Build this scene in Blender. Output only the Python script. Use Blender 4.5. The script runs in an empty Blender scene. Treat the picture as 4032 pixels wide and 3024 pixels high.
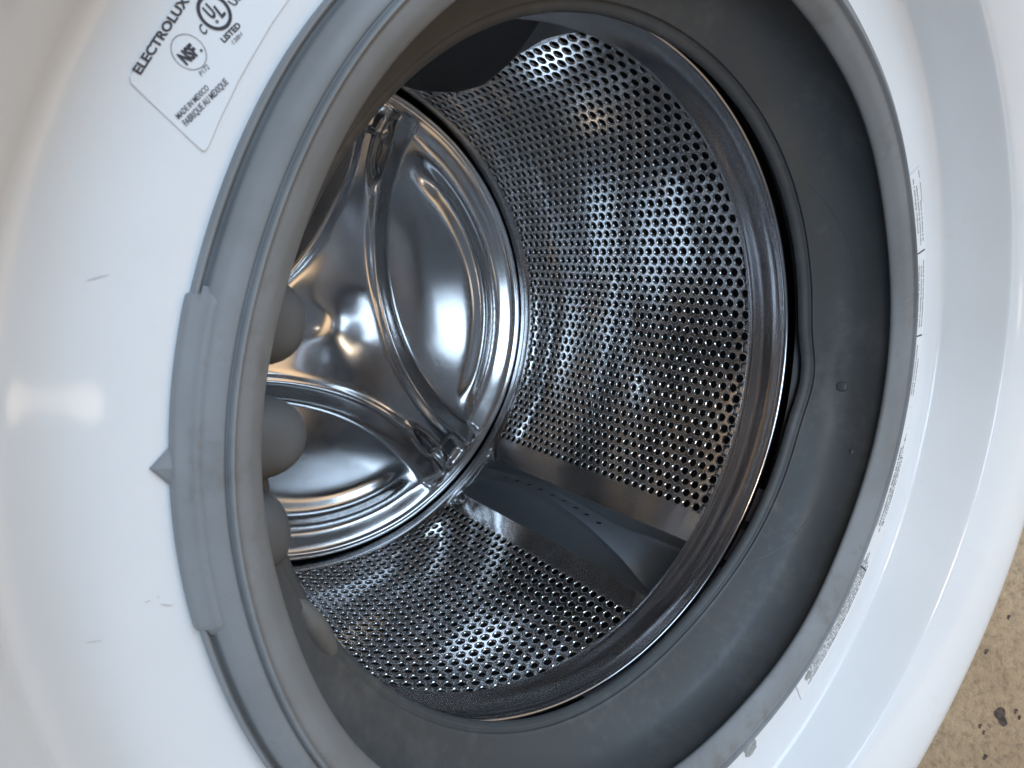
import bpy, math, random
import numpy as np
from mathutils import Matrix, Vector

# ---------------------------------------------------------------- frame
# Drum axis = world +Y (into the machine).  "Panel" coordinates (x, y, z): z along the axis,
# z = 0 at the plane of the door opening, polar angle measured in the opening.
TILT = math.radians(10.0)
H = 0.43                                   # height of the drum axis above the floor
M = np.array([[math.sin(TILT), -math.cos(TILT), 0], [0, 0, 1], [-math.cos(TILT), -math.sin(TILT), 0]])
AX = np.array([0, 0, H])
BASE = np.array([0, 0.30, 0.0])            # foot of the washing machine
sc = bpy.context.scene
col = sc.collection
rad = math.radians


def W(p):
    return np.asarray(p, float) @ M.T + AX


# ---------------------------------------------------------------- camera
R = np.array([[0.77296111, 0.16087189, 0.61371928], [-0.22245357, 0.97463041, 0.02469749], [-0.59417634, -0.15561424, 0.78913794]])
cam = bpy.data.cameras.new('camera')
cam.sensor_width = 36
cam.lens = 655 / 1024 * 36
cam.clip_start = 0.01
cam.clip_end = 60
cam.dof.use_dof = True
cam.dof.focus_distance = 0.46
cam.dof.aperture_fstop = 30
co = bpy.data.objects.new('camera', cam)
col.objects.link(co)
B = M @ np.stack([R[:, 0], -R[:, 1], -R[:, 2]], 1)
m4 = np.eye(4)
m4[:3, :3] = B
m4[:3, 3] = W((-0.2614, 0, -0.1937))
co.matrix_world = Matrix(m4.tolist())
sc.camera = co

# ---------------------------------------------------------------- light
world = bpy.data.worlds.new('World')
sc.world = world
world.use_nodes = True
bg = world.node_tree.nodes['Background']
bg.inputs[0].default_value = (0.53, 0.62, 0.76, 1)
bg.inputs[1].default_value = 0.20


def area(name, loc, target, size, power, colour, size_y=None):
    l = bpy.data.lights.new(name, 'AREA')
    l.energy = power
    l.color = colour
    l.shape = 'RECTANGLE'
    l.size = size
    l.size_y = size_y or size
    o = bpy.data.objects.new(name, l)
    col.objects.link(o)
    o.location = loc
    d = Vector(target) - Vector(loc)
    o.rotation_euler = d.to_track_quat('-Z', 'Y').to_euler()
    return o


area('doorway_light', (2.3, -2.3, 1.05), (0, 0, 0.45), 2.1, 76, (0.60, 0.79, 1.0), 2.0)
area('side_window', (-0.65, -1.95, 1.95), (0, 0, 0.43), 0.95, 28, (0.62, 0.80, 1.0), 0.95)
floor_fill = area('warm_floor_fill', (0.5, -1.9, 2.3), (0.3, -1.6, 0), 0.7, 30, (1.0, 0.80, 0.58), 0.7)  # added overhead lamp in place of sun on the floor ahead
floor_fill.data.spread = rad(75)
lamp = area('warm_lamp', tuple(W((0.01, 0.457, -2.5))), tuple(W((-0.2, 0, 0))), 0.13, 0.42, (1.0, 0.84, 0.66), 0.18)
lamp.data.shape = 'ELLIPSE'

vs = sc.view_settings
vs.view_transform = 'Standard'
vs.look = 'None'
vs.exposure = 0.02
vs.gamma = 1
cy = sc.cycles
cy.max_bounces = 20
cy.glossy_bounces = 14
cy.diffuse_bounces = 5
cy.sample_clamp_indirect = 6
cy.blur_glossy = 0.3
cy.use_denoising = True

# ---------------------------------------------------------------- materials
def mat(name, colour, rough, metal=0.0, spec=0.5, coat=0.0, noise=None, bump=None, rvar=None, stain=None):
    m = bpy.data.materials.new(name)
    m.use_nodes = True
    nt = m.node_tree
    b = nt.nodes['Principled BSDF']
    b.inputs['Base Color'].default_value = (*colour, 1)
    b.inputs['Roughness'].default_value = rough
    b.inputs['Metallic'].default_value = metal
    b.inputs['Specular IOR Level'].default_value = spec
    b.inputs['Coat Weight'].default_value = coat
    b.inputs['Coat Roughness'].default_value = 0.07
    tc = nt.nodes.new('ShaderNodeTexCoord')

    def nz(scale, detail=3.0, stretch=None, rough_=0.55):
        n = nt.nodes.new('ShaderNodeTexNoise')
        n.inputs['Scale'].default_value = scale
        n.inputs['Detail'].default_value = detail
        n.inputs['Roughness'].default_value = rough_
        src = tc.outputs['Object']
        if stretch:
            mp = nt.nodes.new('ShaderNodeMapping')
            mp.inputs['Scale'].default_value = stretch
            nt.links.new(src, mp.inputs[0])
            src = mp.outputs[0]
        nt.links.new(src, n.inputs['Vector'])
        return n
    if noise:                               # (scale, colour2, lo, hi)
        n = nz(noise[0], 6.0)
        r = nt.nodes.new('ShaderNodeValToRGB')
        r.color_ramp.elements[0].position = noise[2]
        r.color_ramp.elements[1].position = noise[3]
        r.color_ramp.elements[0].color = (*noise[1], 1)
        r.color_ramp.elements[1].color = (*colour, 1)
        nt.links.new(n.outputs['Fac'], r.inputs[0])
        nt.links.new(r.outputs[0], b.inputs['Base Color'])
    if stain:                               # (scale, colour, lo, hi, amount): blotches broken up by a finer noise
        n1, n2 = nz(stain[0], 8.0, None, 0.7), nz(stain[0] * 9, 4.0)
        mu = nt.nodes.new('ShaderNodeMath')
        mu.operation = 'MULTIPLY_ADD'
        mu.inputs[1].default_value = 0.35
        nt.links.new(n2.outputs['Fac'], mu.inputs[0])
        sc_ = nt.nodes.new('ShaderNodeMath')
        sc_.operation = 'MULTIPLY'
        sc_.inputs[1].default_value = 0.72
        nt.links.new(n1.outputs['Fac'], sc_.inputs[0])
        nt.links.new(sc_.outputs[0], mu.inputs[2])
        mr = nt.nodes.new('ShaderNodeMapRange')
        mr.inputs['From Min'].default_value = stain[2]
        mr.inputs['From Max'].default_value = stain[3]
        mr.inputs['To Max'].default_value = stain[4]
        nt.links.new(mu.outputs[0], mr.inputs['Value'])
        mx = nt.nodes.new('ShaderNodeMixRGB')
        nt.links.new(mr.outputs[0], mx.inputs[0])
        if b.inputs['Base Color'].links:
            nt.links.new(b.inputs['Base Color'].links[0].from_socket, mx.inputs[1])
        else:
            mx.inputs[1].default_value = (*colour, 1)
        mx.inputs[2].default_value = (*stain[1], 1)
        nt.links.new(mx.outputs[0], b.inputs['Base Color'])
    if rvar:                                # (scale, lo, hi, stretch)
        n = nz(rvar[0], 4.0, rvar[3] if len(rvar) > 3 else None)
        mr = nt.nodes.new('ShaderNodeMapRange')
        mr.inputs['From Min'].default_value = 0.3
        mr.inputs['From Max'].default_value = 0.7
        mr.inputs['To Min'].default_value = rvar[1]
        mr.inputs['To Max'].default_value = rvar[2]
        nt.links.new(n.outputs['Fac'], mr.inputs['Value'])
        nt.links.new(mr.outputs[0], b.inputs['Roughness'])
    if bump:                                # list of (scale, strength, distance, stretch)
        prev = None
        for s in bump:
            n = nz(s[0], 3.0, s[3] if len(s) > 3 else None)
            bp = nt.nodes.new('ShaderNodeBump')
            bp.inputs['Strength'].default_value = s[1]
            bp.inputs['Distance'].default_value = s[2]
            nt.links.new(n.outputs['Fac'], bp.inputs['Height'])
            if prev:
                nt.links.new(prev.outputs[0], bp.inputs['Normal'])
            prev = bp
        nt.links.new(prev.outputs[0], b.inputs['Normal'])
    return m


M_STEEL = mat('stainless_drum', (0.75, 0.75, 0.76), 0.10, 1.0, rvar=(25, 0.08, 0.14))
M_BACK = mat('stainless_back', (0.72, 0.715, 0.715), 0.14, 1.0, rvar=(20, 0.12, 0.19), bump=[(900, 0.04, 0.0002)])
M_RIM = mat('stainless_rim', (0.60, 0.59, 0.61), 0.2, 1.0, rvar=(12, 0.17, 0.23))
M_WHITE = mat('white_plastic', (0.74, 0.755, 0.77), 0.38, 0, 0.5, coat=0.6, noise=(7, (0.70, 0.715, 0.73), 0.35, 0.6), bump=[(45, 0.10, 0.0010), (170, 0.10, 0.0006), (420, 0.05, 0.0003)], stain=(11, (0.60, 0.58, 0.55), 0.60, 0.80, 0.5))
M_CAB = mat('white_enamel', (0.80, 0.81, 0.82), 0.3, 0, 0.5, bump=[(300, 0.05, 0.0004)])
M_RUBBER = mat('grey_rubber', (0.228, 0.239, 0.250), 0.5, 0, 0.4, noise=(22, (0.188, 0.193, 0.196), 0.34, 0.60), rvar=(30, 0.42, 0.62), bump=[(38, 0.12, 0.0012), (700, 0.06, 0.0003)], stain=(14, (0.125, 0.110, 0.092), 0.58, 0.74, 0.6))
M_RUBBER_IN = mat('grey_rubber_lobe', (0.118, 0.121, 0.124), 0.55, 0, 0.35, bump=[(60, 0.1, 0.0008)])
M_PADDLE = mat('charcoal_plastic', (0.150, 0.172, 0.198), 0.45, 0, 0.5, rvar=(35, 0.40, 0.50), bump=[(800, 0.08, 0.0002)])
M_HOLE_SHADE = mat('hole_shade', (0.010, 0.010, 0.011), 0.7, 0, 0.2)  # near-black colour painting the shade inside holes and slots
M_TUB = mat('tub_plastic', (0.022, 0.022, 0.026), 0.45, 0, 0.4)
M_TUBLIP = mat('tub_lip_plastic', (0.055, 0.052, 0.065), 0.4, 0, 0.4)
M_PALE = mat('pale_lump_plastic', (0.165, 0.163, 0.155), 0.5, noise=(60, (0.125, 0.125, 0.122), 0.38, 0.55))
M_RUBBER_WALL = mat('shaded_wall_rubber', (0.084, 0.090, 0.096), 0.5, 0, 0.35, noise=(12, (0.072, 0.077, 0.082), 0.30, 0.6), rvar=(30, 0.40, 0.62), bump=[(26, 0.16, 0.0016)], stain=(17, (0.150, 0.152, 0.150), 0.54, 0.74, 0.6))  # gasket rubber painted darker, shade inside the opening put into the colour
M_STICKER = mat('sticker_film', (0.715, 0.732, 0.748), 0.38, 0, 0.5, bump=[(120, 0.05, 0.0004)])
M_EDGE = mat('sticker_edge_dirt', (0.64, 0.65, 0.67), 0.6)
M_PAPER = mat('white_sticker', (0.76, 0.77, 0.775), 0.35)
M_INK = mat('black_ink', (0.025, 0.022, 0.03), 0.5)
M_INKG = mat('grey_ink', (0.10, 0.10, 0.12), 0.5)
M_SCUFF = mat('scuff', (0.56, 0.55, 0.55), 0.6)
M_RUST = mat('rust_scuff', (0.52, 0.41, 0.35), 0.6)
M_RESIDUE = mat('glue_residue', (0.36, 0.39, 0.38), 0.55, noise=(300, (0.25, 0.27, 0.26), 0.4, 0.6))


def concrete():
    m = bpy.data.materials.new('concrete')
    m.use_nodes = True
    nt = m.node_tree
    b = nt.nodes['Principled BSDF']
    b.inputs['Roughness'].default_value = 0.85
    tc = nt.nodes.new('ShaderNodeTexCoord')
    L = nt.links.new

    def noise(scale, det, ro=0.6):
        n = nt.nodes.new('ShaderNodeTexNoise')
        n.inputs['Scale'].default_value = scale
        n.inputs['Detail'].default_value = det
        n.inputs['Roughness'].default_value = ro
        L(tc.outputs['Object'], n.inputs['Vector'])
        return n

    def ramp(src, stops):
        r = nt.nodes.new('ShaderNodeValToRGB')
        e = r.color_ramp.elements
        while len(e) < len(stops):
            e.new(0.5)
        for k, (p, c) in enumerate(stops):
            e[k].position = p
            e[k].color = (*c, 1)
        L(src, r.inputs[0])
        return r
    n1 = noise(9, 6)
    c1 = ramp(n1.outputs['Fac'], [(0.3, (0.38, 0.285, 0.185)), (0.52, (0.50, 0.385, 0.260)), (0.72, (0.54, 0.44, 0.32))])
    n2 = noise(170, 6, 0.7)
    c2 = ramp(n2.outputs['Fac'], [(0.30, (0.45, 0.43, 0.40)), (0.5, (0.95, 0.95, 0.95)), (0.7, (1.2, 1.17, 1.1))])
    mix = nt.nodes.new('ShaderNodeMixRGB')
    mix.blend_type = 'MULTIPLY'
    mix.inputs[0].default_value = 0.8
    L(c1.outputs[0], mix.inputs[1])
    L(c2.outputs[0], mix.inputs[2])
    v = nt.nodes.new('ShaderNodeTexVoronoi')
    v.inputs['Scale'].default_value = 55
    L(tc.outputs['Object'], v.inputs['Vector'])
    c3 = ramp(v.outputs['Distance'], [(0.0, (0.35, 0.33, 0.30)), (0.10, (0.4, 0.38, 0.35)), (0.16, (1, 1, 1))])
    n3 = noise(25, 2)
    c4 = ramp(n3.outputs['Fac'], [(0.55, (0, 0, 0)), (0.62, (1, 1, 1))])
    mix2 = nt.nodes.new('ShaderNodeMixRGB')
    mix2.blend_type = 'MULTIPLY'
    L(c4.outputs[0], mix2.inputs[0])
    L(mix.outputs[0], mix2.inputs[1])
    L(c3.outputs[0], mix2.inputs[2])
    L(mix2.outputs[0], b.inputs['Base Color'])
    bp = nt.nodes.new('ShaderNodeBump')
    bp.inputs['Strength'].default_value = 0.5
    bp.inputs['Distance'].default_value = 0.003
    L(n2.outputs['Fac'], bp.inputs['Height'])
    L(bp.outputs[0], b.inputs['Normal'])
    return m


# ---------------------------------------------------------------- mesh helpers
def link(name, me, parent=None):
    o = bpy.data.objects.new(name, me)
    col.objects.link(o)
    if parent:
        o.parent = parent
    return o


def mesh(name, V, F, mats, smooth=True, fm=None):
    me = bpy.data.meshes.new(name)
    me.from_pydata([tuple(v) for v in V], [], F)
    for m in (mats if isinstance(mats, (list, tuple)) else [mats]):
        me.materials.append(m)
    if smooth:
        me.polygons.foreach_set('use_smooth', [True] * len(me.polygons))
    if fm is not None:
        me.polygons.foreach_set('material_index', fm)
    me.update()
    return me


def part(name, P, F, mats, parent, smooth=True, fm=None):
    """P in panel coordinates; parent chain sits at BASE."""
    return link(name, mesh(name, W(P) - BASE, F, mats, smooth, fm), parent)


def polar(r, a, z):
    r, a, z = np.broadcast_arrays(np.asarray(r, float), np.asarray(a, float), np.asarray(z, float))
    t = np.radians(a)
    return np.stack([r * np.cos(t), r * np.sin(t), z], -1)


def grid_faces(n, m, wrap_m=False, off=0, flip=False):
    F = []
    mm = m if wrap_m else m - 1
    for i in range(n - 1):
        for j in range(mm):
            q = (off + i * m + j, off + i * m + (j + 1) % m, off + (i + 1) * m + (j + 1) % m, off + (i + 1) * m + j)
            F.append(q[::-1] if flip else q)
    return F


def smooth_profile(pts, n=4):
    """Catmull-Rom through the (r, z) points."""
    p = np.array(pts, float)
    e = np.vstack([2 * p[0] - p[1], p, 2 * p[-1] - p[-2]])
    out = []
    for i in range(1, len(e) - 2):
        for k in range(n):
            t = k / n
            a, b, c, d = e[i - 1], e[i], e[i + 1], e[i + 2]
            out.append(0.5 * (2 * b + (c - a) * t + (2 * a - 5 * b + 4 * c - d) * t * t + (3 * b - a - 3 * c + d) * t ** 3))
    out.append(p[-1])
    return np.array(out)


def lathe(prof, nseg=360, warp=None, a0=0.0, a1=None):
    """prof (r, z); returns panel-space verts and faces (full turn unless a1 is given)."""
    full = a1 is None
    A = np.linspace(a0, a0 + 360, nseg, endpoint=False) if full else np.linspace(a0, a1, nseg)
    r = np.repeat(prof[:, 0][:, None], nseg, 1)
    z = np.repeat(prof[:, 1][:, None], nseg, 1)
    A2 = np.repeat(A[None], len(prof), 0)
    if warp:
        r, z = warp(r, z, A2)
    return polar(r, A2, z).reshape(-1, 3), grid_faces(len(prof), nseg, full)


def empty(name, loc):
    o = bpy.data.objects.new(name, None)
    o.empty_display_size = 0.1
    o.location = loc
    col.objects.link(o)
    return o


def wrapd(a, c):
    return (a - c + 180) % 360 - 180


def gauss(x, s):
    return np.exp(-0.5 * (x / s) ** 2)


# ================================================================ FLOOR
fl = mesh('floor', [(-5, -7, 0), (5, -7, 0), (5, 3, 0), (-5, 3, 0)], [(0, 1, 2, 3)], concrete(), False)
floor = link('floor', fl)
floor['kind'] = 'structure'
floor['label'] = 'tan stained concrete floor beside the washing machine'

# ================================================================ WASHING MACHINE
wm = empty('washing_machine', tuple(BASE))
wm['label'] = 'white front-loading washing machine with its door opening and steel drum seen close up'
wm['category'] = 'washing machine'


# ---- white bowl and ring round the opening
def bow(r, z, A):
    w = np.clip(-z / 0.042, 0, 1.5)
    lim = np.where(r > 0.33, np.clip((0.348 - r) / 0.018, 0, 1), 1)
    return r, z + w * 0.0115 * np.sin(np.radians(A + 8)) ** 2 * lim


prof = smooth_profile([(0.2190, 0.012), (0.2205, 0.004), (0.2225, 0.0012), (0.228, 0.0003), (0.240, 0.0), (0.252, 0.0), (0.2605, -0.0002),
                       (0.2640, -0.0008), (0.2660, -0.0024), (0.2672, -0.0055), (0.2692, -0.0135), (0.2716, -0.0225), (0.2742, -0.0320), (0.2762, -0.0388),
                       (0.2775, -0.0408), (0.2800, -0.0436), (0.2870, -0.0496), (0.2960, -0.0560), (0.3050, -0.0600), (0.3120, -0.0612), (0.3190, -0.0596),
                       (0.3270, -0.0545), (0.3350, -0.0450), (0.3410, -0.0320), (0.3450, -0.0150), (0.3465, 0.004), (0.3468, 0.0118)], 4)
V, F = lathe(prof, 400, bow)
part('front_panel', V, F, M_WHITE, wm)

# ---- cabinet shell behind the ring
def cabinet():
    V, F = [], []
    hw, top, bot, zf, zb = 0.36, 0.94, 0.03, 0.0115, 0.72
    n = 96
    t = np.linspace(0, 2 * np.pi, n, endpoint=False)
    ring = np.stack([0.344 * np.cos(t), np.full(n, zf), H + 0.344 * np.sin(t)], 1)
    # rectangle boundary hit by the same directions, corners rounded by superellipse
    c_, s_ = np.cos(t), np.sin(t)
    up, dn_ = top - H, H - bot
    hh = np.where(s_ > 0, up, dn_)
    k = 14
    rr = ((np.abs(c_) / hw) ** k + (np.abs(s_) / hh) ** k) ** (-1 / k)
    rr = np.maximum(rr, 0.3475)
    outer = np.stack([rr * c_, np.full(n, zf), H + rr * s_], 1)
    o2 = outer + np.array([0, 0.008, 0]) + np.stack([c_, 0 * c_, s_], 1) * 0.004
    back = o2.copy()
    back[:, 1] = zb
    P = np.vstack([ring, outer, o2, back])
    F = grid_faces(4, n, True)
    F.append(tuple(3 * n + i for i in range(n))[::-1])
    return P, F


P, F = cabinet()
link('cabinet', mesh('cabinet', P - BASE, F, M_CAB, False), wm)
for sx in (-0.29, 0.29):
    for y in (0.09, 0.64):
        prof_ = [(0.0, 0.0), (0.022, 0.0), (0.024, 0.004), (0.022, 0.010), (0.008, 0.013), (0.008, 0.034)]
        n = 16
        P = [(sx + r_ * math.cos(2 * math.pi * j / n), y + r_ * math.sin(2 * math.pi * j / n), z_) for r_, z_ in prof_ for j in range(n)]
        link('levelling_foot', mesh('levelling_foot', np.array(P) - BASE, grid_faces(len(prof_), n, True), M_TUB), wm)

# ---- outer tub (dark, seen only through gaps and holes)
prof = smooth_profile([(0.1945, 0.0640), (0.198, 0.0600), (0.205, 0.0585), (0.230, 0.0600), (0.262, 0.080), (0.285, 0.11), (0.290, 0.16), (0.290, 0.50), (0.285, 0.54), (0.24, 0.56), (0.12, 0.565), (0.001, 0.565)], 3)
V, F = lathe(prof, 160)
tub = part('outer_tub', V, F, M_TUB, wm)

# ---- drum: shell with collar, plain strips and bands
RC = 0.264
ROW, PITCH = 2.07, 0.0107
SECT = [-80.3, 44.0, 163.3]                 # first hole row of each perforated panel
NROW = 49
NZ = 29
ZB = 0.4635                                 # rear border of the perforated field
ZF = ZB - NZ * PITCH - PITCH / 2
SPAN = NROW * ROW
dV, dF = [], []


def add(V, F):
    off = sum(len(v) for v in dV)
    dV.append(V)
    dF.extend([tuple(i + off for i in f) for f in F])


# rear band, rolled into the seam
V, F = lathe(np.array([(RC, ZB), (RC, 0.470), (RC, 0.478), (RC, 0.4835), (0.2634, 0.4858), (0.2638, 0.4875), (0.2662, 0.4893)]), 360)
add(V, F)
# front band, front wall and the smooth collar round the mouth
collar = smooth_profile([(RC, ZF), (RC, 0.146), (0.2625, 0.1385), (0.256, 0.1315), (0.242, 0.1245), (0.222, 0.1165), (0.206, 0.1090), (0.1975, 0.1045),
                         (0.1946, 0.1018), (0.1938, 0.0990), (0.1944, 0.0965), (0.1962, 0.0915), (0.1972, 0.0860), (0.1968, 0.0810), (0.1950, 0.0762),
                         (0.1934, 0.0738), (0.1926, 0.0718), (0.1930, 0.0700), (0.1945, 0.0690), (0.1965, 0.0694), (0.1980, 0.0710), (0.1990, 0.0740), (0.205, 0.082)], 3)
fr = collar[:, 1] > 0.1025
V, F = lathe(collar[:np.argmin(fr) + 1], 360)
add(V, F)
# plain strips under the paddles
for k in range(3):
    a0 = SECT[k - 1] - ROW / 2 + SPAN
    a1 = SECT[k] - ROW / 2
    while a1 < a0:
        a1 += 360
    while a1 - a0 > 180:
        a0 += 360
    A = np.linspace(a0, a1, 16)
    Z = np.linspace(ZF, ZB, 31)
    ZZ, AA = np.meshgrid(Z, A, indexing='ij')
    # pressed-in shallow waves of the sheet beside the paddles
    rr = RC - 0.0010 * np.sin((AA - a0) / (a1 - a0) * np.pi) ** 2 * np.sin((ZZ - ZF) / (ZB - ZF) * np.pi)
    add(polar(rr, AA, ZZ).reshape(-1, 3), grid_faces(31, 16))
drum = part('drum', np.vstack(dV), dF, M_STEEL, wm)
V, F = lathe(collar[np.argmin(fr):], 360)
part('mouth_collar', V, F, M_RIM, drum)


# perforated panel: every hole is a pressed dimple with an opening (shared by the three panels)
def perforated():
    hz, ha = PITCH / 2, ROW / 2
    # unit square boundary, 16 points, counter-clockwise
    b = []
    for i in range(4):
        b.append((-1 + i * 0.5, -1))
    for i in range(4):
        b.append((1, -1 + i * 0.5))
    for i in range(4):
        b.append((1 - i * 0.5, 1))
    for i in range(4):
        b.append((-1, 1 - i * 0.5))
    b = np.array(b)
    dirs = np.array([(x * hz, y * math.radians(ha) * RC) for x, y in b])
    ang = np.arctan2(dirs[:, 1], dirs[:, 0])
    ang = ang[0] + np.arange(16) * 2 * np.pi / 16
    rings = [(0.440, 0.0), (0.420, 0.0), (0.402, 0.008), (0.376, 0.028), (0.346, 0.052), (0.320, 0.076), (0.302, 0.112), (0.292, 0.19), (0.288, 0.30)]
    cell = [np.stack([b[:, 0] * hz, b[:, 1] * ha, np.zeros(16)], 1)]
    for rf, d in rings:
        cell.append(np.stack([rf * PITCH * np.cos(ang), np.degrees(rf * PITCH * np.sin(ang) / RC), np.full(16, d * PITCH)], 1))
    cell = np.vstack(cell)
    cf = np.array(grid_faces(len(rings) + 1, 16, True))
    Vs, Fs, off = [], [], 0
    rng = np.random.default_rng(3)
    flat, ff = [], []
    for i in range(NROW):
        sh = PITCH / 2 if i % 2 else 0
        for j in range(NZ):
            zc = ZB - PITCH / 2 - j * PITCH - sh
            ac = -ha + ROW / 2 + i * ROW
            c = cell.copy()
            c[:, 2] *= rng.uniform(0.9, 1.1)
            Vs.append(c + np.array([zc, ac + ROW / 2, 0]))
            Fs.append(cf + off)
            off += len(cell)
        # flat end piece of the row
        z0 = ZB - PITCH / 2 if i % 2 else ZB - NZ * PITCH - PITCH / 2
        A = np.array([-1, -0.5, 0, 0.5, 1]) * ha + ROW / 2 + i * ROW
        for z in (z0, z0 + PITCH / 4, z0 + PITCH / 2):
            flat.append(np.stack([np.full(5, z), A, np.zeros(5)], 1))
    base = off
    for i in range(NROW):
        for f in grid_faces(3, 5, False, base + i * 15):
            ff.append(f)
    V = np.vstack(Vs + flat)
    F = np.vstack(Fs).tolist() + [list(f) for f in ff]
    # merge shared borders so the shading runs through
    key = np.round(np.stack([V[:, 0] / (PITCH / 8), V[:, 1] / (ROW / 8), V[:, 2] * 1e5], 1)).astype(np.int64)
    border = V[:, 2] == 0
    uniq = {}
    remap = np.arange(len(V))
    for i in np.nonzero(border)[0]:
        bx = V[i, 0] / (PITCH / 4)
        ba = V[i, 1] / (ROW / 4)
        if abs(bx - round(bx)) < 1e-3 or True:
            k = (round(V[i, 0], 6), round(V[i, 1], 5))
            remap[i] = uniq.setdefault(k, i)
    used = np.unique(remap)
    new = -np.ones(len(V), int)
    new[used] = np.arange(len(used))
    F = [[int(new[remap[i]]) for i in f] for f in F]
    V = V[used]
    P = polar(RC + V[:, 2], V[:, 1] - ROW / 2, V[:, 0])
    return mesh('perforated_panel', P @ M.T, F, M_STEEL)


pm = perforated()
for k in range(3):
    o = link('perforated_panel', pm, drum)
    o.location = AX - BASE
    o.rotation_euler = (0, rad(SECT[k]), 0)


# ---- stamped back plate
def back_plate():
    nr, na = 190, 540
    rr = np.concatenate([[0.0005], np.linspace(0.004, 0.235, 120), np.linspace(0.2365, 0.2652, nr - 121)])
    AA = np.linspace(0, 360, na, endpoint=False)
    r, A = np.meshgrid(rr, AA, indexing='ij')

    def sst(x, a, b):
        t = np.clip((x - a) / (b - a), 0, 1)
        return t * t * (3 - 2 * t)
    h = np.zeros_like(r)
    star = np.ones_like(r)
    bead = np.zeros_like(r)
    panel = np.zeros_like(r)
    groove = np.zeros_like(r)
    ridge = np.zeros_like(r)
    for k in range(3):
        d = np.radians(A - (-28 + 120 * k))
        x, y = r * np.cos(d), r * np.sin(d)
        s = 0.285 - np.hypot(x - 0.353, y)          # > 0 inside the lens
        inl = s
        star = star * (1 - sst(inl, -0.002, 0.024))
        bead = bead + gauss(s + 0.003, 0.0042)
        bead = bead * 1.0
        e = np.minimum(s - 0.034, 0.209 - r)        # raised inner panel of the lens
        panel = panel + sst(s, 0.018, 0.075) * (1 - 0.55 * sst(r, 0.10, 0.205))
        groove = groove + gauss(r - 0.2285, 0.005) * sst(s, 0.020, 0.045)
        ridge = ridge + gauss(r - 0.2085, 0.0078) * sst(s, 0.020, 0.080)
    outer = 1 - sst(r, 0.238, 0.252)
    top = 0.0235 - 0.055 * (np.sqrt(r * r + 0.05 ** 2) - 0.05)
    h += star * top * outer
    h += 0.0034 * np.clip(bead, 0, 1) * outer * sst(r, 0.03, 0.07)
    h += 0.0034 * panel + 0.0066 * ridge
    h -= 0.0012 * np.clip(groove, 0, 1)
    # hub
    h += 0.010 * np.exp(-(r / 0.036) ** 2)
    # rim ring and bead
    h += 0.0105 * sst(r, 0.232, 0.2535) + 0.0030 * gauss(r - 0.2572, 0.0020) - 0.0105 * sst(r, 0.2588, 0.2645)
    # arm ends: sunken pad and a long eyelet beside it
    for k in range(3):
        d = np.radians(A - (32 + 120 * k))
        u, v = r * np.cos(d), r * np.sin(d)

        def box(u0, u1, v0, v1, soft):
            return sst(u, u0 - soft, u0 + soft) * (1 - sst(u, u1 - soft, u1 + soft)) * sst(v, v0 - soft, v0 + soft) * (1 - sst(v, v1 - soft, v1 + soft))
        h -= 0.008 * box(0.212, 0.242, -0.018, 0.0180, 0.0055)
        uu, vv = (u - 0.197) / 0.038, (v - 0.0125) / 0.0085
        q = np.sqrt(uu * uu + vv * vv)
        h += 0.0030 * gauss(q - 1.0, 0.16) - 0.0080 * (1 - sst(q, 0.35, 0.95))
    P = polar(r, A, 0.4955 - h).reshape(-1, 3)
    return P, grid_faces(nr, na, True)


P, F = back_plate()
part('back_plate', P, F, M_BACK, drum)


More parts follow.
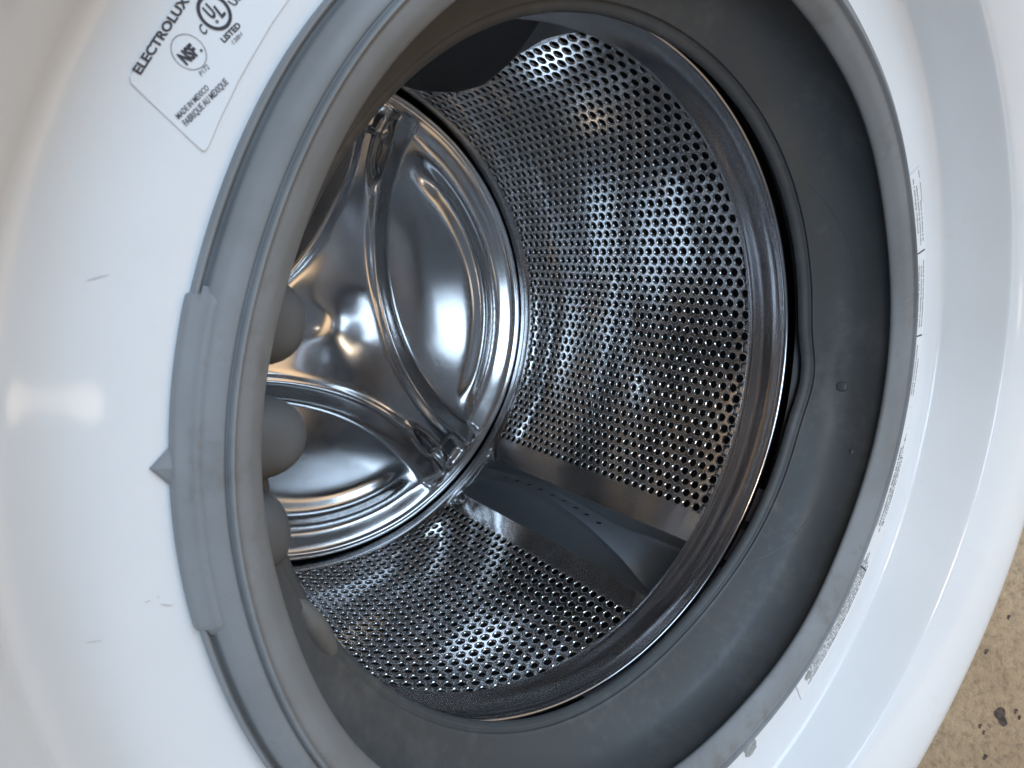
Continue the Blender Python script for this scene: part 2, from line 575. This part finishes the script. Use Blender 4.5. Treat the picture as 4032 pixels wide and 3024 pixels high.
# ---- paddles
def paddle(mirror=False):
    crest = np.array([(0.122, 38.7, .263), (0.150, 38.7, .263), (0.160, 38.3, .254), (0.171, 37.3, .238), (0.196, 36.0, .226), (0.221, 34.7, .2165), (0.26, 33.6, .209),
                      (0.305, 33.3, .213), (0.366, 33.5, .226), (0.405, 33.9, .238), (0.425, 34.5, .247), (0.445, 36.0, .256), (0.457, 36.5, .2635)])
    fold = np.array([(0.122, 30.3, .226), (0.154, 30.3, .228), (0.18, 30.2, .236), (0.212, 30.0, .242), (0.251, 29.4, .239), (0.273, 29.3, .234), (0.312, 29.3, .230), (0.368, 29.3, .238),
                     (0.42, 29.4, .251), (0.445, 29.5, .2585), (0.457, 30.0, .2635)])
    Z = np.concatenate([np.linspace(0.122, 0.44, 54), np.linspace(0.442, 0.457, 8)])
    ker = np.array([1, 2, 3, 2, 1]) / 9

    def sm(x):
        return np.convolve(np.pad(x, 2, 'edge'), ker, 'valid')
    ca, cr = sm(np.interp(Z, crest[:, 0], crest[:, 1])), sm(np.interp(Z, crest[:, 0], crest[:, 2]))
    fa, frr = sm(np.interp(Z, fold[:, 0], fold[:, 1])), sm(np.interp(Z, fold[:, 0], fold[:, 2]))
    P = []
    for i, z in enumerate(Z):
        p0 = np.array([25.9, 0.2645])
        p1 = np.array([fa[i], frr[i]])
        p2 = np.array([ca[i], cr[i]])
        p3 = np.array([38.75, 0.2645])
        row = []
        for t in np.linspace(0, 0.9, 7):
            q = p0 + (p1 - p0) * t
            q = q + np.array([0.35 * np.sin(t * np.pi), 0])
            row.append(q)
        for t in np.linspace(0, 1, 5)[1:4]:          # rounded fold
            a_, b_ = p0 + (p1 - p0) * 0.9, p1 + (p2 - p1) * 0.12
            row.append((1 - t) ** 2 * a_ + 2 * t * (1 - t) * p1 + t * t * b_)
        for t in np.linspace(0.12, 0.965, 8):
            q = p1 + (p2 - p1) * t
            row.append(q + np.array([0, 0.0010 * np.sin(t * np.pi)]))
        for t in np.linspace(0, 1, 5)[1:4]:
            a_, b_ = p1 + (p2 - p1) * 0.965, p2 + (p3 - p2) * 0.03
            row.append((1 - t) ** 2 * a_ + 2 * t * (1 - t) * p2 + t * t * b_)
        for t in np.linspace(0.03, 1, 10):
            q = p2 + (p3 - p2) * t
            dep = (0.2645 - p2[1])
            row.append(q + np.array([-0.055 * dep * 1000 * np.sin(t * np.pi) * 0.55, 0.0]))
        row = np.array(row)
        P.append(polar(row[:, 1], row[:, 0], np.full(len(row), z)))
    n = len(P[0])
    V = np.vstack(P)
    F = grid_faces(len(Z), n)
    fm = [0] * len(F)
    # drain holes along the top strip: near-black ovals laid on it, their inner shade painted
    zs = [.408, .374, .347, .323, .302, .283, .266, .250, .235, .219]
    for z in zs:
        i = int(np.argmin(abs(Z - z)))
        c = 0.47
        p1, p2 = np.array([fa[i], frr[i]]), np.array([ca[i], cr[i]])
        q = p1 + (p2 - p1) * c
        ctr = polar(q[1] + 0.0010 * np.sin(c * np.pi), q[0], z)
        du = polar(p2[1], p2[0], z) - polar(p1[1], p1[0], z)
        du /= np.linalg.norm(du)
        j = min(i + 1, len(Z) - 1)
        qz = np.array([fa[j], frr[j]]) + (np.array([ca[j], cr[j]]) - np.array([fa[j], frr[j]])) * c
        dv = polar(qz[1], qz[0], Z[j]) - polar(q[1], q[0], Z[i])
        dv /= np.linalg.norm(dv)
        nn = np.cross(du, dv)
        if np.dot(nn, -ctr * np.array([1, 1, 0])) < 0:
            nn = -nn
        off = len(V)
        t = np.linspace(0, 2 * np.pi, 12, endpoint=False)
        ring = ctr + np.outer(np.cos(t) * 0.0031, du) + np.outer(np.sin(t) * 0.0020, dv) + nn * 0.0005
        V = np.vstack([V, ring])
        F.append(tuple(off + k for k in range(12)))
        fm.append(1)
    if mirror:
        a = np.arctan2(V[:, 1], V[:, 0])
        rr = np.hypot(V[:, 0], V[:, 1])
        a = 2 * rad(32.3) - a
        V = np.stack([rr * np.cos(a), rr * np.sin(a), V[:, 2]], 1)
        F = [f[::-1] for f in F]
    return mesh('paddle', V @ M.T, F, [M_PADDLE, M_HOLE_SHADE], True, fm)


pd = paddle()
for rot in (0.0, 121.3, -121.6):
    o = link('paddle', paddle(True) if rot < -1 else pd, drum)
    o.location = AX - BASE
    o.rotation_euler = (0, rad(rot), 0)


# ---- rubber gasket
def gwarp(r, z, A):
    w = np.clip((z - 0.012) / 0.035, 0, 1)
    rear = np.clip((z - 0.034) / 0.014, 0, 1)
    k = wrapd(A, -13.5)
    r = r + rear * 0.0050 * gauss(k, 5.2)                       # bulge at the sump
    r = r + w * 0.0032 * gauss(wrapd(A, -10), 5) - w * 0.0010 * gauss(wrapd(A, -22), 4)
    r = r - rear * 0.0075 * gauss(wrapd(A, 44), 22)             # sagging lower fold
    r = r + rear * 0.0012 * np.sin(np.radians(5 * A)) * 0.6
    crease = gauss(z - 0.0486, 0.0011) * (0.15 + 0.85 * (1 - gauss(wrapd(A, 75), 42)))
    r = r - gauss(z - 0.0486, 0.0011) * 0.0026 + crease * 0.0026
    r = r + 0.0004 * np.sin(np.radians(11 * A + 40)) * np.clip(1 - abs(z) / 0.02, 0, 1)
    z = z + 0.0005 * np.sin(np.radians(7 * A)) * np.clip(1 - abs(z) / 0.02, 0, 1)
    return r, z


gp = smooth_profile([(0.2240, 0.0060), (0.2246, 0.0015), (0.2243, -0.0018), (0.2236, -0.0029), (0.2228, -0.0024), (0.2222, -0.0004), (0.2213, -0.0006), (0.2207, -0.0034), (0.2190, -0.0056), (0.2172, -0.0070),
                     (0.2148, -0.0078), (0.2128, -0.0078), (0.2119, -0.0069), (0.2114, -0.0092), (0.2107, -0.0101), (0.2100, -0.0093), (0.2094, -0.0077), (0.2080, -0.0072), (0.2050, -0.0054), (0.2022, -0.0026), (0.2005, -0.0004),
                     (0.2000, 0.0012), (0.2008, 0.0026), (0.2035, 0.0046), (0.2062, 0.0090), (0.2076, 0.0150), (0.2080, 0.0220), (0.2062, 0.0300), (0.2020, 0.0370), (0.1960, 0.0425), (0.1908, 0.0455),
                     (0.1884, 0.0466), (0.1884, 0.0476), (0.1894, 0.0486), (0.1884, 0.0496), (0.1864, 0.0499), (0.1846, 0.0517), (0.1843, 0.0540), (0.1856, 0.0562), (0.1880, 0.0570), (0.1905, 0.0562), (0.1950, 0.0560), (0.2060, 0.0575)], 4)
V, F = lathe(gp, 420, gwarp)
nin = (np.argmax(gp[:, 1] > 0.0022)) if False else int(np.argmin(np.hypot(gp[:, 0] - 0.2008, gp[:, 1] - 0.0026)))
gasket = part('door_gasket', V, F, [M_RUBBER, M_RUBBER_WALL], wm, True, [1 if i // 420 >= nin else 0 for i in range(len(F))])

# thicker pull tab on the outer edge, with its pointed marker
A = np.linspace(154.4, 180.8, 60)
tp = smooth_profile([(0.2254, 0.0008), (0.2252, -0.0016), (0.2244, -0.0030), (0.2229, -0.0038), (0.2212, -0.0047), (0.2198, -0.0058), (0.2184, -0.0060), (0.2176, -0.0050)], 3)
TV = []
for (r_, z_) in tp:
    e = np.clip(np.minimum(A - 154.4, 180.8 - A) / 1.0, 0, 1)
    e = e * e * (3 - 2 * e)
    TV.append(polar(r_ - (1 - e) * 0.0030 * (r_ > 0.2225), A, z_ + (1 - e) * 0.0026))
part('pull_tab', np.vstack(TV), grid_faces(len(tp), 60), M_RUBBER, gasket)

ctr = 167.9
tri = []
for (r_, a_, z_) in [(0.2240, 169.7, 0.0), (0.2302, 167.9, 0.0), (0.2240, 166.1, 0.0)]:
    tri.append((r_, a_, -0.0002))
bot = polar(*np.array(tri).T)
topz = polar(np.array([0.2240, 0.2292, 0.2240]), np.array([169.2, 167.9, 166.6]), -0.0016)
apex = polar(0.2240, 167.9, -0.0026)
part('alignment_marker', np.vstack([bot, topz, apex[None]]), [(0, 1, 4, 3), (1, 2, 5, 4), (3, 4, 6), (4, 5, 6), (2, 0, 3, 5)], M_RUBBER, gasket, False)


def lobe(a, r, z, sr, sa, sz, name='spray_lobe', m=M_RUBBER_IN, p=2.3, tilt=0.0):
    nu, nv = 20, 28
    V = []
    ca, sa_ = math.cos(rad(a)), math.sin(rad(a))
    er, et, ez = np.array([ca, sa_, 0]), np.array([-sa_, ca, 0]), np.array([0, 0, 1.0])
    c0 = polar(r, a, z)
    for i in range(nu + 1):
        u = -math.pi / 2 + math.pi * i / nu
        for j in range(nv):
            v = 2 * math.pi * j / nv
            f = lambda x: math.copysign(abs(x) ** (2 / p), x)
            x, y, w = f(math.cos(u)) * f(math.cos(v)), f(math.cos(u)) * f(math.sin(v)), f(math.sin(u))
            V.append(c0 + er * (-x * sr) + et * (y * sa + tilt * x * sa) + ez * (w * sz))
    return part(name, np.array(V), grid_faces(nu + 1, nv, True), m, gasket)


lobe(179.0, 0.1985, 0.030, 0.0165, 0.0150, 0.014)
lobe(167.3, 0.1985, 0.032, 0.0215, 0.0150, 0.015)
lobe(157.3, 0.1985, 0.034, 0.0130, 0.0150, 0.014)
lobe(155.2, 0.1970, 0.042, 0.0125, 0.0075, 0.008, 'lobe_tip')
lobe(139.5, 0.1885, 0.0500, 0.0058, 0.0175, 0.006, 'pale_lump', M_PALE, 2.0)  # pale oval lump on the rear edge of the gasket
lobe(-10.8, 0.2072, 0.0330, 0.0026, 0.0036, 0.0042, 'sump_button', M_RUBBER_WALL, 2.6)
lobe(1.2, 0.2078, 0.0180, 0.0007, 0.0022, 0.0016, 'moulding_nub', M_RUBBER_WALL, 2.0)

# moulding line that runs across the inner wall
gz, gr = gp[:, 1], gp[:, 0]
sel = slice(np.argmax(gz > 0.006), np.argmax(gz > 0.0475))
zz_, rr_ = gz[sel], gr[sel]
A = np.concatenate([np.linspace(-62, -16, 60), np.linspace(-6, 38, 60)])
for seg in (A[:60], A[60:]):
    z = 0.0195 + 0.0362 * ((seg + 12) / 50) ** 2
    ok = z < 0.046
    seg, z = seg[ok], z[ok]
    r = np.interp(z, zz_, rr_)
    r, _ = gwarp(r, z, seg)
    c0 = polar(r - 0.0001, seg, z)
    rows = []
    for dz, dr in ((-0.0006, 0.0004), (0, -0.00035), (0.0006, 0.0004)):
        z2 = z + dz
        r2 = np.interp(z2, zz_, rr_)
        r2, _ = gwarp(r2, z2, seg)
        rows.append(polar(r2 + dr, seg, z2))
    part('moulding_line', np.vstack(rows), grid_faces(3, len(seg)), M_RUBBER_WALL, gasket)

# plastic lip of the tub behind the gasket, with drain slots as near-black boxes, shade of the gaps painted
prof = smooth_profile([(0.1905, 0.0575), (0.1900, 0.0600), (0.1902, 0.0640), (0.1915, 0.0662), (0.1960, 0.0668)], 3)
V, F = lathe(prof, 70, None, 14.0, 76.0)
lip = part('tub_lip', V, F, M_TUBLIP, wm)
for a in (22.8, 32.6, 42.6, 52.4, 62.0):
    P = []
    for r_ in (0.1896, 0.1930):
        for da in (-1.0, 1.0):
            for z_ in (0.0585, 0.0655):
                P.append(polar(r_, a + da, z_))
    F = [(0, 1, 3, 2), (4, 6, 7, 5), (0, 4, 5, 1), (2, 3, 7, 6), (0, 2, 6, 4), (1, 5, 7, 3)]
    part('drain_slot', np.array(P), F, M_HOLE_SHADE, lip, False)


# ================================================================ STICKERS AND PRINT
def text_mesh(s, bold=0.0):
    c = bpy.data.curves.new('print', 'FONT')
    c.body = s
    c.offset = bold
    c.resolution_u = 3
    o = bpy.data.objects.new('print', c)
    col.objects.link(o)
    dg = bpy.context.evaluated_depsgraph_get()
    me = bpy.data.meshes.new_from_object(o.evaluated_get(dg))
    v = np.empty(len(me.vertices) * 3)
    me.vertices.foreach_get('co', v)
    v = v.reshape(-1, 3)
    F = [tuple(p.vertices) for p in me.polygons]
    bpy.data.objects.remove(o)
    bpy.data.curves.remove(c)
    bpy.data.meshes.remove(me)
    lo, hi = v.min(0), v.max(0)
    return v[:, :2], F, lo, hi


ZS = -0.0004                                 # sticker film
ZP = -0.0006                                 # print on it


def circle3(p, q, r):
    ax, ay, bx, by, cx, cy_ = *p, *q, *r
    d = 2 * (ax * (by - cy_) + bx * (cy_ - ay) + cx * (ay - by))
    ux = ((ax * ax + ay * ay) * (by - cy_) + (bx * bx + by * by) * (cy_ - ay) + (cx * cx + cy_ * cy_) * (ay - by)) / d
    uy = ((ax * ax + ay * ay) * (cx - bx) + (bx * bx + by * by) * (ax - cx) + (cx * cx + cy_ * cy_) * (bx - ax)) / d
    return np.array([ux, uy]), math.hypot(ax - ux, ay - uy)


# rating label: arc-shaped film on the flat band
outline = [(-0.2275, -0.0384), (-0.2269, -0.0415), (-0.2262, -0.0461), (-0.2249, -0.0520), (-0.2236, -0.0581), (-0.2222, -0.0634), (-0.2185, -0.0765), (-0.2140, -0.0890), (-0.2090, -0.1000), (-0.2040, -0.1090),
           (-0.2210, -0.1185), (-0.2290, -0.1020), (-0.2360, -0.0860), (-0.2415, -0.0700), (-0.2455, -0.0560), (-0.2475, -0.0485), (-0.2470, -0.0470), (-0.2417, -0.0441), (-0.2354, -0.0408), (-0.2295, -0.0377), (-0.2285, -0.0373), (-0.2278, -0.0376)]
n = len(outline)
cen = np.mean(outline, 0)
inner = [(np.array(p) + (cen - np.array(p)) / np.linalg.norm(cen - np.array(p)) * 0.00022) for p in outline]
P = [(x, y, ZS) for x, y in inner] + [(x, y, ZS + 0.0001) for x, y in outline] + [(x, y, 0.0008) for x, y in outline]
F = [tuple(range(n))] + [(i, (i + 1) % n, n + (i + 1) % n, n + i) for i in range(n)] + [(n + i, n + (i + 1) % n, 2 * n + (i + 1) % n, 2 * n + i) for i in range(n)]
rl = part('rating_label', np.array(P), F, [M_STICKER, M_EDGE], wm, False, [0] + [1] * (2 * n))
rl['label'] = 'clear rating sticker with black certification print'

LINES = [('ELECTROLUX', (-0.24529, -0.04971), (-0.23836, -0.07195), (-0.24739, -0.05012), 0.032, 0),
         ('C', (-0.23351, -0.06521), (-0.23307, -0.06678), (-0.23547, -0.06638), 0.02, 0),
         ('U', (-0.23243, -0.06987), (-0.23179, -0.07173), (-0.23549, -0.07143), 0.04, 0),
         ('L', (-0.23051, -0.0713), (-0.22981, -0.07292), (-0.23315, -0.07308), 0.04, 0),
         ('US', (-0.2282, -0.07566), (-0.22689, -0.07862), (-0.23027, -0.07603), 0.02, 0),
         ('LISTED', (-0.22878, -0.06572), (-0.22572, -0.07171), (-0.23011, -0.06635), 0.035, 0),
         ('138H', (-0.22657, -0.06643), (-0.22495, -0.0697), (-0.2274, -0.06703), 0.0, 1),
         ('NSF', (-0.23604, -0.05633), (-0.23374, -0.06054), (-0.23892, -0.0579), 0.055, 0),
         ('P172', (-0.23229, -0.05529), (-0.23093, -0.05817), (-0.23326, -0.05601), 0.0, 1),
         ('MADE IN MEXICO', (-0.23529, -0.04277), (-0.22994, -0.05308), (-0.23645, -0.04355), 0.018, 1),
         ('FABRIQUE AU MEXIQUE', (-0.23336, -0.0418), (-0.22588, -0.05652), (-0.23468, -0.04262), 0.018, 1)]
PV, PF, PM = [], [], []


def padd(V, F, mi):
    off = sum(len(v) for v in PV)
    PV.append(V)
    PF.extend([tuple(i + off for i in f) for f in F])
    PM.extend([mi] * len(F))


for s, p0, p1, p2, bold, mi in LINES:
    v, F, lo, hi = text_mesh(s, bold)
    lo = np.array([lo[0], 0 if 'Q' in s else lo[1], 0])
    uv = (v - lo[:2]) / (hi[:2] - lo[:2])
    p0, p1, p2 = map(np.array, (p0, p1, p2))
    xy = p0 + uv[:, :1] * (p1 - p0) + uv[:, 1:] * (p2 - p0)
    padd(np.column_stack([xy, np.full(len(xy), ZP)]), F, mi)


def annulus(c, r0, r1, mi, n=64):
    t = np.linspace(0, 2 * np.pi, n, endpoint=False)
    d = np.stack([np.cos(t), np.sin(t)], 1)
    xy = np.vstack([c + d * r0, c + d * r1])
    padd(np.column_stack([xy, np.full(2 * n, ZP)]), grid_faces(2, n, True), mi)


c, r = circle3((-0.23666, -0.07073), (-0.23095, -0.06801), (-0.22869, -0.07377))
annulus(c, r * 0.80, r, 0)
c, r = circle3((-0.24018, -0.05826), (-0.2378, -0.06372), (-0.23225, -0.06098))
annulus(c, r * 0.962, r, 1)
annulus(np.array([-0.23153, -0.07006]), 0.00012, 0.00042, 1, 16)
annulus(np.array([-0.23368, -0.06146]), 0.00008, 0.00034, 0, 16)
part('certification_print', np.vstack(PV), PF, [M_INK, M_INKG], rl, False, PM)


# long care label along the lower edge of the opening: arcs of print
def arc_sticker(name, a0, a1, r0, r1, m):
    A = np.linspace(a0, a1, 60)
    V = np.vstack([polar(r0, A, ZS), polar(r1, A, ZS), polar(r1 + 0.0001, A, 0.0006)])
    o = part(name, V, grid_faces(3, 60), m, wm, False)
    return o


def arc_text(s, a_start, a_end, rbase, h, bold=0.0):
    """reads towards falling polar angle, top of the letters towards the opening"""
    v, F, lo, hi = text_mesh(s, bold)
    uv = (v - np.array([lo[0], 0])) / np.array([hi[0] - lo[0], 0.73])
    return polar(rbase - uv[:, 1] * h, a_start + uv[:, 0] * (a_end - a_start), ZP), F


PV, PF, PM = [], [], []
cl = arc_sticker('care_label', -47.4, -8.5, 0.2262, 0.2440, M_PAPER)
for s, a0, a1, rb, h in [('periodico. Refierase a las', -37.6, -46.5, 0.2345, 0.0016), ('instrucciones de limpieza incluidas', -35.4, -45.0, 0.2378, 0.0016), ('en el manual de la unidad.', -35.8, -42.4, 0.2411, 0.0016),
                         ('137234200', -42.0, -45.0, 0.2428, 0.0010), ('0908', -45.8, -46.9, 0.2428, 0.0010),
                         ('Reportez-vous aux instruc-', -22.2, -32.5, 0.2345, 0.0016), ('tions de nettoyage presentes dans la', -21.8, -32.0, 0.2378, 0.0016), ('documentation fournie avec la laveuse.', -21.8, -32.8, 0.2411, 0.0016),
                         ('cleaning instructions included', -10.3, -18.8, 0.2378, 0.0016), ('with the unit literature.', -10.3, -16.6, 0.2411, 0.0016)]:
    V, F = arc_text(s, a0, a1, rb, h, 0.01)
    padd(V, F, 0)
for a in (-34.3, -20.4):
    padd(polar(np.array([0.2270, 0.2425, 0.2425, 0.2270]), np.array([a - .12, a - .12, a + .12, a + .12]), ZP), [(0, 1, 2, 3)], 0)
part('care_print', np.vstack(PV), PF, [M_INK], cl, False, PM)

PV, PF, PM = [], [], []
wl = arc_sticker('warning_label', -4.6, 43.2, 0.2262, 0.2478, M_PAPER)
V, F = arc_text('FUNCIONAMIENTO DEL SEGURO DE LA PUERTA', 12.2, -1.5, 0.2395, 0.0019, 0.02)
padd(V, F, 0)
random.seed(8)
for (a0, a1, rows) in [(-3.6, 13.2, (0.2300, 0.2325, 0.2350, 0.2422, 0.2445)), (15.6, 41.5, (0.2290, 0.2312, 0.2334, 0.2356, 0.2378, 0.2400, 0.2422, 0.2444))]:
    for rb in rows:                          # print too fine to read: short uneven strokes
        a = a1 - random.uniform(0, 1.4)
        end = a0 + random.uniform(0, 4)
        while a > end:
            if random.random() < 0.16:
                a -= random.uniform(0.12, 0.3)
            w = random.uniform(0.05, 0.17)
            h = random.choice((0.0009, 0.0012, 0.0012, 0.0015))
            padd(polar(np.array([rb - h, rb, rb, rb - h]), np.array([a, a, a - w, a - w]), ZP), [(0, 1, 2, 3)], 0)
            if random.random() < 0.5:
                padd(polar(np.array([rb - h, rb - h + 0.0003, rb - h + 0.0003, rb - h]), np.array([a - w, a - w, a - w - .08, a - w - .08]), ZP), [(0, 1, 2, 3)], 0)
            a -= w + random.uniform(0.05, 0.13)
padd(polar(np.array([0.2270, 0.2445, 0.2445, 0.2270]), np.array([19.75, 19.75, 20.0, 20.0]), ZP), [(0, 1, 2, 3)], 0)
part('warning_print', np.vstack(PV), PF, [M_INK], wl, False, PM)

# glue residue where the long label has peeled
random.seed(4)
for (a, r, s) in [(40.2, 0.2375, 0.0042), (56.0, 0.2330, 0.0070)]:
    n = 18
    c0 = polar(r, a, 0)[:2]
    pts = [c0 + s * random.uniform(0.6, 1.0) * np.array([math.cos(2 * math.pi * i / n), 0.8 * math.sin(2 * math.pi * i / n)]) for i in range(n)]
    P = [(x, y, -0.0008) for x, y in pts] + [(c0[0] + (x - c0[0]) * 1.08, c0[1] + (y - c0[1]) * 1.08, 0.0004) for x, y in pts]
    part('glue_residue', np.array(P), [tuple(range(n))] + [(i, (i + 1) % n, n + (i + 1) % n, n + i) for i in range(n)], M_RESIDUE, wm, False)

# scuffs and hairs on the white band
def stroke(pts, w, m, name='scuff_mark'):
    pts = np.array(pts, float)
    P, F = [], []
    for i, p in enumerate(pts):
        d = pts[min(i + 1, len(pts) - 1)] - pts[max(i - 1, 0)]
        d = np.array([-d[1], d[0]]) / (np.linalg.norm(d) + 1e-9)
        ww = w * (0.25 + 0.75 * math.sin(math.pi * (i + 0.5) / len(pts)))
        P += [(*(p + d * ww), -0.0003), (*(p - d * ww), -0.0003)]
    F = [(2 * i, 2 * i + 1, 2 * i + 3, 2 * i + 2) for i in range(len(pts) - 1)]
    part(name, np.array(P), F, m, wm, False)


stroke([(-0.2475, 0.0024), (-0.2463, 0.0017), (-0.2447, 0.0006), (-0.2431, -0.0001)], 0.00016, M_SCUFF)
stroke([(-0.2150, 0.0864), (-0.2135, 0.0869), (-0.2118, 0.0870)], 0.00012, M_RUST)
stroke([(-0.2162, 0.0840), (-0.2158, 0.0846)], 0.00016, M_SCUFF)
stroke([(-0.2190, 0.0857), (-0.2178, 0.0853)], 0.00014, M_RUST)
stroke([(-0.2310, 0.0963), (-0.2295, 0.0961), (-0.2275, 0.0959)], 0.00013, M_SCUFF)
P = [polar(0.2706 - d * 0.25, -45.1 + da, -0.0108 + d) for da, d in ((-0.55, -0.0008), (0.0, -0.0011), (0.5, 0.0002), (0.1, 0.0012), (-0.3, 0.0006))]
part('scuff_mark', np.array(P), [(0, 1, 2, 3, 4)], M_SCUFF, wm, False)

# chips on the concrete
random.seed(12)
chips = [((0.4041, 0.1845, -0.0543), 0.0105), ((0.4016, 0.1985, -0.0436), 0.0032), ((0.4011, 0.2017, -0.047), 0.0028), ((0.3981, 0.2185, -0.0522), 0.0040), ((0.4056, 0.1761, -0.0621), 0.0030), ((0.405, 0.1794, -0.0653), 0.0028),
         ((0.4173, 0.1095, -0.0409), 0.0030), ((0.4116, 0.1419, -0.0335), 0.0036)]
M_CHIP = mat('dark_pit', (0.13, 0.10, 0.085), 0.9, noise=(400, (0.06, 0.05, 0.042), 0.4, 0.6))
for p, s in chips:
    w = W(p)
    n = 22
    s *= 0.62 if s < 0.009 else 0.68
    V = [(w[0], w[1], 0.0006)]
    for i in range(n):
        t_ = 2 * math.pi * i / n
        q = s * (0.8 + 0.25 * math.sin(2 * t_ + s * 900) + 0.16 * math.sin(3 * t_ + s * 2100) + random.uniform(-0.07, 0.07))
        V.append((w[0] + q * math.cos(2 * math.pi * i / n), w[1] + 0.75 * q * math.sin(2 * math.pi * i / n), 0.0005))
    link('concrete_pit', mesh('concrete_pit', V, [(0, 1 + i, 1 + (i + 1) % n) for i in range(n)], M_CHIP, False), floor)
